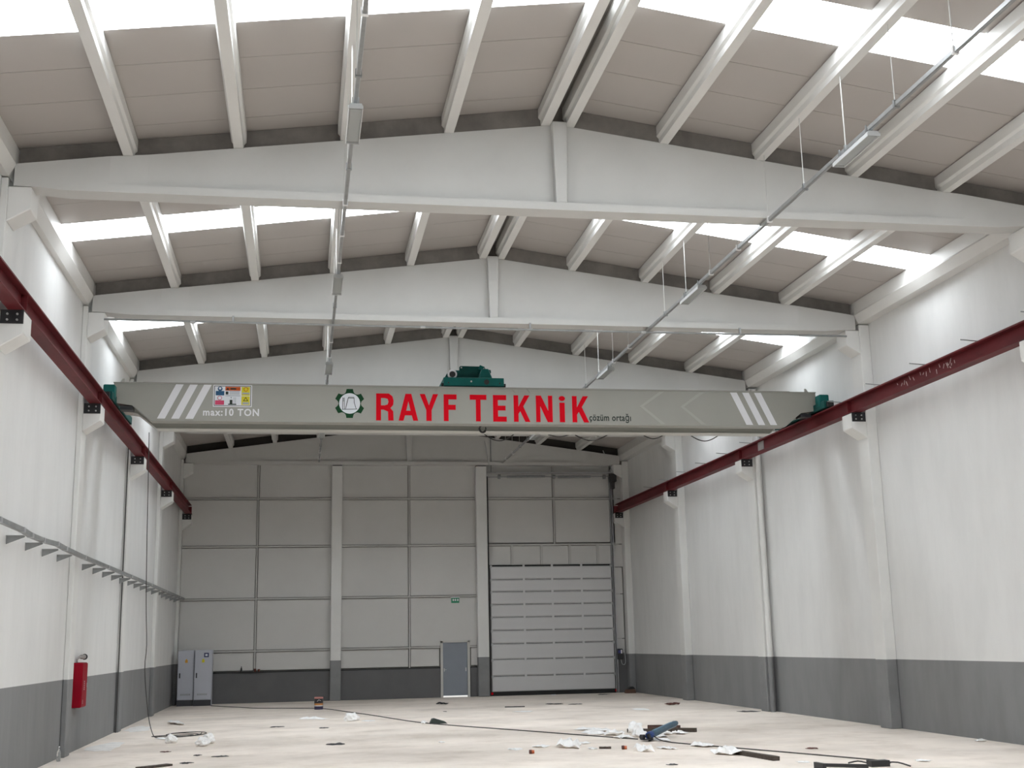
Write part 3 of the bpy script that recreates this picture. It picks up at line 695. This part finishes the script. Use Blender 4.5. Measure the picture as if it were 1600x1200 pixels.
for a, b in ((12.4, 13.9), (14.4, 15.7)): MB().tube([(a, YB - .2, 8.17), (b, YB - .2, 8.19)], .045, 12).build('torsion_spring', M_galvdk, sh)
MB().tube([(14.2, YB - .2, 8.18), (14.3, YB - .2, 8.18)], .07, 10).build('shaft_bearing', M_galvdk, sh)
for x in (12.05, 16.2): MB().tube([(x, YB - .2, 8.18), (x + .1, YB - .2, 8.18)], .09, 14).build('cable_drum', M_galvdk, sh)
B(11.6, 16.65, YB - .25, YB - .02, 8.33, 8.36).build('header_rail', M_galv, d1)
B(16.45, 16.72, YB - .32, YB - .1, 7.98, 8.3).build('operator', M_toolk, d1, bevel=.02); B(16.5, 16.64, YB - .3, YB - .14, 7.72, 7.98).build('operator_motor', M_toolk, d1)
# ceiling stays of the door
MB().tube([(11.35, YB - 1.6, 9.35), (11.75, YB - .25, 8.34)], .012, 6).build('stay_rod', M_galv, d1)
MB().tube([(11.78, YB - .25, 8.34), (11.78, YB - .25, 9.7)], .018, 6).build('stay_rod', M_galvdk, d1)
MB().tube([(16.2, YB - .35, 9.2), (16.6, YB - .25, 8.35)], .012, 6).build('stay_rod', M_galv, d1)
# control box
t = thing('door_control_box', (16.64, YB, 1.3), 'small black control box on the wall right of the sectional door', 'control box')
B(16.53, 16.75, YB - .14, YB - .03, 1.22, 1.62).build('case', M_toolk, t, bevel=.015)
B(16.57, 16.66, YB - .145, YB - .139, 1.45, 1.56).build('screen', M_cyan, t); B(16.67, 16.72, YB - .145, YB - .139, 1.44, 1.58).build('button_strip', M_decalw, t)
MB().tube(smooth_path([(16.68, YB - .08, 1.22), (16.72, YB - .09, 1.05), (16.82, YB - .09, 1.04), (16.86, YB - .08, 1.2), (16.83, YB - .06, 1.6)]), .012, 6).build('lead', M_galv, t)
# exit sign
t = thing('exit_sign', (10.37, YB, 3.45), 'small green and white emergency exit sign above the steel door', 'sign')
B(10.2, 10.54, YB - .07, YB - .03, 3.62, 3.68).build('lamp_body', M_clip, t); B(10.22, 10.52, YB - .055, YB - .045, 3.43, 3.63).build('sign_panel', M_exit, t)
for x in (10.27, 10.35, 10.44): B(x, x + .05, YB - .06, YB - .054, 3.50, 3.58).build('pictogram', M_decalw, t)
# electrical cabinets
def cab(x0, x1, y0, name, label, screen, ycol):
    t = thing('electrical_cabinet', ((x0 + x1) / 2, y0 + .25, 0), label, 'cabinet', 'electrical cabinets in the corner')
    B(x0, x1, y0, y0 + .5, .2, 1.9).build('body', M_cab, t, bevel=.01); B(x0, x1, y0 + .01, y0 + .5, 0, .2).build('plinth', M_cabpl, t)
    d = B(x0 + .015, x1 - .015, y0 - .018, y0, .22, 1.885).build('door', M_cab, t, bevel=.006)
    B(x0 + .06, x0 + .10, y0 - .04, y0 - .018, .95, 1.12).build('handle', M_toolk, d)
    for k in range(7): B(x0 + .12 + k * .05, x0 + .15 + k * .05, y0 - .021, y0 - .017, .36, .42).build('vent_slot', M_galvdk, d)
    zc = 1.47
    MB().prism([(x0 + .25, zc), (x0 + .34, zc), (x0 + .34, zc + .08), (x0 + .295, zc + .14), (x0 + .25, zc + .08)], 'y', y0 - .021, y0 - .018).build('warning_sticker', ycol, d)
    if screen:
        sc_ = B(x0 + .32, x0 + .48, y0 - .03, y0 - .018, 1.65, 1.80).build('meter', mat('meter_blue', (.012, .02, .10), .4), d)
        B(x0 + .36, x0 + .44, y0 - .034, y0 - .03, 1.69, 1.76).build('display', M_lbl, sc_)
    B(x1, x1 + .01, y0 + .02, y0 + .48, 0, 1.88).build('side_panel', M_cab, t)
cab(.45, 1.0, 45.05, 'a', 'grey electrical cabinet in the corner, left of the pair', False, mat('sticker_amber', (.6, .30, .02), .5))
cab(1.03, 1.62, 44.92, 'b', 'grey electrical cabinet with a blue meter, right of the pair', True, M_yel)
# things standing on the ledge of the back wall
for x, h, r, m_, nme, lab in ((2.58, .20, .03, M_toolk, 'bottle', 'dark bottle standing on the back wall ledge'), (3.06, .11, .04, M_brown, 'cup', 'dark red cup on the ledge, left of two'), (3.20, .09, .04, M_brown, 'cup', 'dark red cup on the ledge, right of two')):
    o = MB().lathe((x, YB - .06, 1.09), [(r * .8, 0), (r, h * .1), (r, h * .6), (r * (.45 if h > .15 else 1.05), h * .8), (r * (.4 if h > .15 else 1.1), h)], 12).build(nme, m_, smooth=True)
    tag(o, lab, nme)
B(2.3, 3.4, YB - .12, YB - .02, 1.07, 1.09).build('ledge', M_gasket, wb)

# ================================================================== THINGS ON THE FLOOR
def scrap(name, label, c, rx, ry, h, seed, m=M_paper, rot=0, n=7, cat='scrap', group='scraps on the floor', curl=0):
    """a torn irregular sheet with folds: a thin solid with its own thickness"""
    random.seed(seed); mb = MB(); N = 14; rings = 3
    top = []; c0 = Vector((c[0], c[1]))
    rad = [random.uniform(.6, 1.1) for _ in range(N)]
    vs = [(c0.x, c0.y, h * random.uniform(.2, 1))]
    for q in range(1, rings + 1):
        for k in range(N):
            a = 2 * math.pi * k / N; r = q / rings * rad[k]
            px, py = r * rx * math.cos(a), r * ry * math.sin(a)
            X = c0.x + px * math.cos(rot) - py * math.sin(rot); Y = c0.y + px * math.sin(rot) + py * math.cos(rot)
            z = h * random.uniform(0, 1) * (.9 if q < rings else .55) + .004
            if curl and q == rings: z += curl * random.random()
            vs.append((X, Y, z))
    fs = [(0, 1 + k, 1 + (k + 1) % N) for k in range(N)]
    for q in range(rings - 1):
        for k in range(N): fs.append((1 + q * N + k, 1 + (q + 1) * N + k, 1 + (q + 1) * N + (k + 1) % N, 1 + q * N + (k + 1) % N))
    nv = len(vs); vs2 = vs + [(x, y, max(.001, z - .004)) for x, y, z in vs]
    fs2 = fs + [tuple(i + nv for i in f[::-1]) for f in fs]
    o_ = 1 + (rings - 1) * N
    fs2 += [(o_ + k, o_ + (k + 1) % N, nv + o_ + (k + 1) % N, nv + o_ + k) for k in range(N)]
    mb.add(vs2, fs2); return tag(mb.build(name, m), label, cat, group)
def crumple(name, label, c, rx, ry, rz, seed, m=M_paper, cat='bag', group=None):
    bm = bmesh.new(); bmesh.ops.create_icosphere(bm, subdivisions=3, radius=1)
    for v in bm.verts:
        n1 = noise.noise(v.co * 1.6 + Vector((seed, 0, 0))); n2 = noise.noise(v.co * 4 + Vector((0, seed, 0)))
        s = 1 + .45 * n1 + .22 * n2
        v.co = Vector((v.co.x * rx * s, v.co.y * ry * s, v.co.z * rz * s))
    zm = min(v.co.z for v in bm.verts) * .72
    for v in bm.verts: v.co.z = max(v.co.z, zm) - zm
    me = bpy.data.meshes.new(name); bm.to_mesh(me); bm.free(); me.materials.append(m)
    o = bpy.data.objects.new(name, me); COL.objects.link(o); o.location = (c[0], c[1], 0)
    return tag(o, label, cat, group)
def plank(name, label, a, b, w, h, m=M_timber, z0=0, z1=0, seed=1, cat='timber'):
    random.seed(seed); a = Vector((*a, h / 2 + z0)); b = Vector((*b, h / 2 + z1)); d = (b - a).normalized(); s = d.cross(Vector((0, 0, 1))).normalized(); u = s.cross(d)
    vs = []; n = 6
    for k in range(n + 1):
        p = a.lerp(b, k / n)
        for i, j in ((-1, -1), (1, -1), (1, 1), (-1, 1)):
            vs.append(p + s * (w / 2 * i * random.uniform(.9, 1.04)) + u * (h / 2 * j * (random.uniform(.85, 1.05) if j > 0 else 1)))
    fs = [(0, 1, 2, 3), tuple(range(len(vs) - 1, len(vs) - 5, -1))]
    for k in range(n):
        for i in range(4): fs.append((4 * k + i, 4 * k + 4 + i, 4 * k + 4 + (i + 1) % 4, 4 * k + (i + 1) % 4))
    return tag(MB().add(vs, fs).build(name, m), label, cat)

# paint can
t = thing('paint_can', (5.26, 40.15, 0), 'black and orange metal can standing on the cord', 'can')
cx_, cy_ = 5.26, 40.15
MB().lathe((cx_, cy_, 0), [(.138, 0), (.138, .10)], 20).build('navy_band', M_canbl, t, smooth=True)
MB().lathe((cx_, cy_, .10), [(.139, 0), (.139, .03)], 20).build('pale_band', M_lbl, t, smooth=True)
MB().lathe((cx_, cy_, .13), [(.138, 0), (.138, .06)], 20).build('orange_band', M_canor, t, smooth=True)
MB().lathe((cx_, cy_, .19), [(.138, 0), (.138, .14)], 20).build('black_body', M_canblk, t, smooth=True)
MB().lathe((cx_, cy_, .33), [(.140, 0), (.140, .045), (.12, .05), (.115, .035)], 20).build('rim', M_canpk, t, smooth=True)
MB().tube([(cx_ - .05, cy_ - .145, .25), (cx_, cy_ - .146, .30), (cx_ + .06, cy_ - .145, .27)], .008, 5).build('wire_handle', M_bolt, t)

# power cord across the floor
pts = [(1.65, 44.6, .012), (2.6, 43.0, .012), (3.27, 41.95, .012), (4.4, 41.2, .012), (5.42, 40.25, .012), (6.1, 37.9, .012), (6.67, 35.84, .012), (7.2, 33.6, .012), (7.72, 31.7, .012), (8.5, 29.95, .012), (9.41, 28.2, .012), (10.4, 26.2, .012), (11.3, 24.42, .012)]
o = MB().tube(smooth_path(pts, 4), .012, 6).build('extension_lead', M_cord, smooth=True); tag(o, 'long dark power cord from the cabinets across the floor to the blue tool', 'cord')
pts = [(11.52, 24.05, .1), (11.56, 23.8, .04), (11.69, 23.38, .012), (12.1, 22.4, .012), (12.71, 21.02, .012), (13.2, 19.9, .012), (13.69, 18.67, .012), (13.6, 18.3, .012), (13.3, 18.15, .012)]
o = MB().tube(smooth_path(pts, 4), .011, 6).build('extension_lead', M_cord, smooth=True); tag(o, 'short cord trailing from the blue tool towards the black metal rack', 'cord')

# blue cutting tool leaning on the timbers
t = thing('power_tool', (11.5, 24.1, 0), 'blue hand power tool with black disc guard leaning on timbers', 'power tool')
a = Vector((11.42, 24.0, .10)); b = Vector((12.30, 25.0, .26))
d = (b - a).normalized()
sec = [(0, .06, .075), (.12, .065, .085), (.4, .055, .08), (.7, .055, .075), (.92, .06, .08), (1, .035, .05)]
vs = []; fs = []
s_ = d.cross(Vector((0, 0, 1))).normalized(); u3 = s_.cross(d)
for tt, w, h in sec:
    p = a.lerp(b, tt)
    for k in range(8):
        an = math.pi / 8 + k * math.pi / 4; vs.append(p + s_ * w * math.cos(an) * 1.05 + u3 * h * math.sin(an) * .8)
for i in range(len(sec) - 1):
    for k in range(8): fs.append((i * 8 + k, i * 8 + (k + 1) % 8, (i + 1) * 8 + (k + 1) % 8, (i + 1) * 8 + k))
fs += [tuple(range(8)), tuple(range(len(vs) - 1, len(vs) - 9, -1))]
MB().add(vs, fs).build('motor_body', M_toolb, t, smooth=True)
MB().bar(a.lerp(b, .15) + u3 * .064, a.lerp(b, .8) + u3 * .06, .05, .012, up=u3).build('label_strip', mat('tool_strip', (.10, .22, .33), .35), t)
MB().tube([(11.42, 24.02, .13), (11.45, 23.98, .02)], [.06, .05], 10).build('gear_head', M_toolk, t, smooth=True)
MB().tube([(11.36, 23.95, .03), (11.36, 23.95, .045)], .13, 20).build('disc_guard', M_toolk, t)
MB().lathe((11.27, 23.95, .045), [(.05, 0), (.065, .04), (.05, .085)], 14).build('side_handle', M_toolk, t, smooth=True)
MB().tube([a - d * .02, a + d * .1], .075, 12).build('blue_collar', mat('collar_blue', (.02, .06, .22), .4), t, smooth=True)

plank('timber_piece', 'dark timber offcut lying left of the blue tool', (11.62, 26.4), (12.25, 26.1), .1, .08, seed=2)
plank('timber_piece', 'reddish brown timber offcut just behind the blue tool', (12.27, 27.05), (12.85, 26.6), .1, .1, M_timberr, seed=3)
plank('timber_piece', 'long dark timber lying right of the blue tool', (12.2, 26.4), (12.98, 25.85), .1, .085, seed=4)
plank('timber_piece', 'dark timber beam at lower right partly under white paper', (11.98, 21.2), (12.22, 19.4), .12, .07, seed=5)
plank('timber_piece', 'dark plank end at the bottom edge left of centre', (2.02, 22.0), (2.48, 22.45), .16, .035, seed=6)
# papers around the tool
for k, (x, y, rx, ry, h, rot) in enumerate([(11.18, 25.75, .22, .28, .14, .2), (11.15, 24.9, .2, .3, .08, .3), (11.52, 25.1, .15, .25, .2, .2), (11.68, 23.95, .16, .35, .07, .2), (12.15, 25.5, .16, .3, .10, .1), (12.5, 25.5, .2, .25, .09, .1), (11.9, 24.9, .15, .2, .06, .1)]):
    scrap('paper_scrap', ['crumpled white sheet under the timber left of the blue tool', 'flat white scrap by the cord left of the blue tool', 'tall crumpled white sheet directly behind the tool head', 'narrow white sheet in front of the blue tool', 'white sheet beneath the handle of the blue tool', 'cream strip right of the blue tool handle', 'small white scrap under the middle of the blue tool'][k], (x, y), rx, ry, h, 20 + k, rot=rot)
crumple('plastic_bag', 'crumpled pale plastic bag beside the blue tool head', (11.62, 25.75), .15, .16, .13, 4.4)
# crumpled bags on the left
crumple('paper_bag', 'small crumpled white bag by the cable coil', (1.98, 27.75), .13, .16, .10, 1.3)
crumple('paper_bag', 'white crumpled bag, upper of the two lying together at left', (2.78, 27.25), .14, .16, .11, 2.7)
crumple('paper_bag', 'white crumpled bag, lower of the two lying together at left', (2.72, 26.6), .13, .15, .10, 5.1)
crumple('plastic_bag', 'clear white plastic bag beside a strip, below the paint can', (6.02, 33.6), .2, .2, .13, 9.3)
LS = [
 ((1.42, 34.6), .13, .9, .10, 31, 'curled white strip lying nearest the cabinets', .4), ((1.72, 29.1), .22, .25, .03, 32, 'flat white strip left of the cable coil', 1.0), ((5.05, 34.9), .16, .5, .08, 33, 'thin white strip in front of the paint can', .9),
 ((6.45, 33.2), .2, .14, .03, 34, 'pale strip right of the clear plastic bag', 0), ((11.1, 27.3), .22, .6, .07, 35, 'white torn sheet behind and left of the blue tool', .5), ((10.87, 26.3), .2, .4, .08, 36, 'white folded sheet left of the blue tool', .4),
 ((9.65, 23.2), .25, .4, .2, 37, 'largest crumpled white paper left of the blue tool, in front of the cord', .2), ((9.15, 23.5), .17, .2, .05, 38, 'pale scrap touching the largest crumpled paper', .5), ((10.72, 21.9), .16, .3, .15, 39, 'white triangular torn paper in front of the blue tool', .3),
 ((11.25, 22.2), .14, .3, .05, 40, 'cream flat scrap in front of the blue tool, right of the triangle', .3), ((11.97, 22.45), .17, .35, .09, 41, 'white scrap on the cord near the dark beam, left one', .2), ((12.22, 21.6), .14, .22, .08, 42, 'white scrap on the cord near the dark beam, right one', .1),
 ((11.85, 20.75), .2, .35, .15, 43, 'white folded paper lying on the end of the dark beam', .4), ((8.6, 23.2), .2, .2, .03, 44, 'thin pale sliver at far left of the paper litter', .2), ((9.98, 22.75), .09, .2, .03, 45, 'thin cream sliver right of the largest crumpled paper', .2),
 ((10.95, 35.4), .3, .3, .02, 46, 'pale flat scrap in front of the sectional door', .1), ((14.17, 34.6), .22, .5, .04, 47, 'pale flat scrap before the right wall', .2), ((13.9, 45.5), .12, .15, .03, 48, 'tiny white scrap at the foot of the sectional door', 0),
 ((10.08, 24.0), .12, .2, .04, 49, 'small white scrap above the largest crumpled paper', .6), ((12.5, 19.0), .12, .1, .02, 50, 'white scrap behind the black metal rack', .2), ((7.74, 31.55), .07, .12, .08, 51, 'white tip of paper against the green black wedge', .2),
 ((16.95, 21.4), .12, .12, .06, 52, 'white scrap at the foot of the right wall', .2), ((7.5, 25.4), .07, .1, .03, 53, 'tiny white chip alone in the centre foreground', .2), ((14.27, 18.5), .12, .15, .03, 54, 'pale chip right of the black metal rack', .2),
]
for c, rx, ry, h, sd, lab, rot in LS: scrap('paper_scrap', lab, c, rx, ry, h, sd, rot=rot)
# white plaster dust along the foot of the left wall
for k, (c, rx, ry) in enumerate([((.75, 27.2), .38, 1.5), ((.7, 32.9), .35, 1.3)]):
    o = scrap('plaster_dust', ['white plaster dust swept along the left wall, nearer patch', 'white plaster dust swept along the left wall, farther patch'][k], c, rx, ry, .004, 90 + k, M_dust, group=None, cat='dust')
    o['kind'] = 'stuff'
# dark bits
t = tag(MB().prism([(7.86, .0), (8.30, .0), (8.24, .05), (7.98, .13), (7.92, .12)], 'y', 31.25, 31.5).build('wedge_block', M_greenblk), 'dark green black wedge block lying on the cord', 'block')
plank('steel_offcut', 'short black bar lying before the sectional door', (10.85, 38.0), (11.45, 37.9), .06, .03, M_toolk, seed=8, cat='offcut')
scrap('rag', 'small black rag on the floor in front of the steel door', (9.28, 41.2), .25, .3, .08, 61, M_toolk, group=None, cat='rag')
scrap('rag', 'brown black rag near the right wall', (15.75, 36.7), .25, .3, .08, 62, M_brown, group=None, cat='rag')
for k, (x, y, r, lab) in enumerate([(2.8, 24.3, .08, 'dark chip left of centre at bottom, nearest the crumpled bags'), (3.25, 23.9, .14, 'thin dark chip beside the other left chips'), (2.11, 25.4, .09, 'red brown chip below the small crumpled bag'), (5.4, 25.9, .25, 'dark flattened tape strip left of centre'), (5.24, 31.0, .12, 'dark chip below the clear plastic bag'), (4.12, 32.0, .16, 'dark sliver left of the clear plastic bag'), (2.73, 22.8, .12, 'dark sliver near the bottom left plank end'),
        (12.6, 39.1, .28, 'dark chip cluster before the sectional door'), (13.2, 38.6, .2, 'dark chip right of the cluster before the sectional door'), (15.6, 44.8, .25, 'black strip at the right foot of the sectional door'), (8.85, 36.6, .06, 'tiny dark chip in front of the steel door'), (10.48, 19.4, .09, 'small dark chip in front of the papers'), (13.6, 21.2, .12, 'brown chip beside the right cord'), (16.5, 32.2, .3, 'thin grey sliver by the foot of the downpipe')]):
    scrap('debris_chip', lab, (x, y), r, r * 1.2, .018, 70 + k, M_brown if k in (2, 12) else M_toolk, rot=k, group='dark chips on the floor', cat='debris')
for k, (x, y, lab) in enumerate([(10.49, 22.4, 'small orange and brown plug lying left of the triangular paper'), (8.74, 22.2, 'small orange and brown plug lying below the paper litter')]):
    t = thing('plastic_plug', (x, y, 0), lab, 'plug', 'plastic plugs')
    MB().tube([(x - .04, y, .035), (x + .0, y, .035)], .036, 12).build('brown_end', M_brown, t, smooth=True); MB().tube([(x, y, .033), (x + .05, y - .01, .033)], [.034, .028], 12).build('orange_end', M_orange, t, smooth=True)
t = tag(plank('wood_offcut', 'dark wood offcut beside the brown one', (10.10, 22.7), (10.30, 22.62), .05, .04, seed=9), 'short dark wood stub beside a cream sliver', 'offcut')
# brick block in the right corner
t = thing('brick', (16.85, 45.4, 0), 'brown brick with a dark cap by the right column at the back', 'brick')
MB().prism([(16.62, 0), (17.0, 0), (16.98, .14), (16.66, .13)], 'y', 45.3, 45.6).build('block', M_brick, t, bevel=.01)
MB().prism([(16.68, .13), (17.0, .15), (16.9, .24), (16.8, .23)], 'y', 45.35, 45.6).build('dark_cap', M_toolk, t)
# black frame at bottom right
t = thing('metal_rack', (12.9, 17.95, 0), 'black metal rack lying at the bottom right edge of view', 'rack')
MB().bar((12.32, 18.1, .05), (13.05, 17.85, .03), .05, .05).build('bar', M_toolk, t); MB().bar((12.34, 17.8, .05), (12.32, 18.1, .05), .05, .09).build('bar', M_toolk, t)
B(13.15, 13.45, 17.95, 18.12, .0, .09).build('block', M_toolk, t)
MB().tube(smooth_path([(12.9, 18.2, .05), (13.1, 18.3, .06), (13.15, 18.1, .05)]), .012, 6).build('cable_loop', M_cord, t)
MB().tube(smooth_path([(13.4, 18.0, .06), (13.6, 18.0, .05), (13.7, 17.8, .01)]), .012, 6).build('cable_loop', M_cord, t)
for o in bpy.data.objects:
    if '_o' in o: del o['_o']
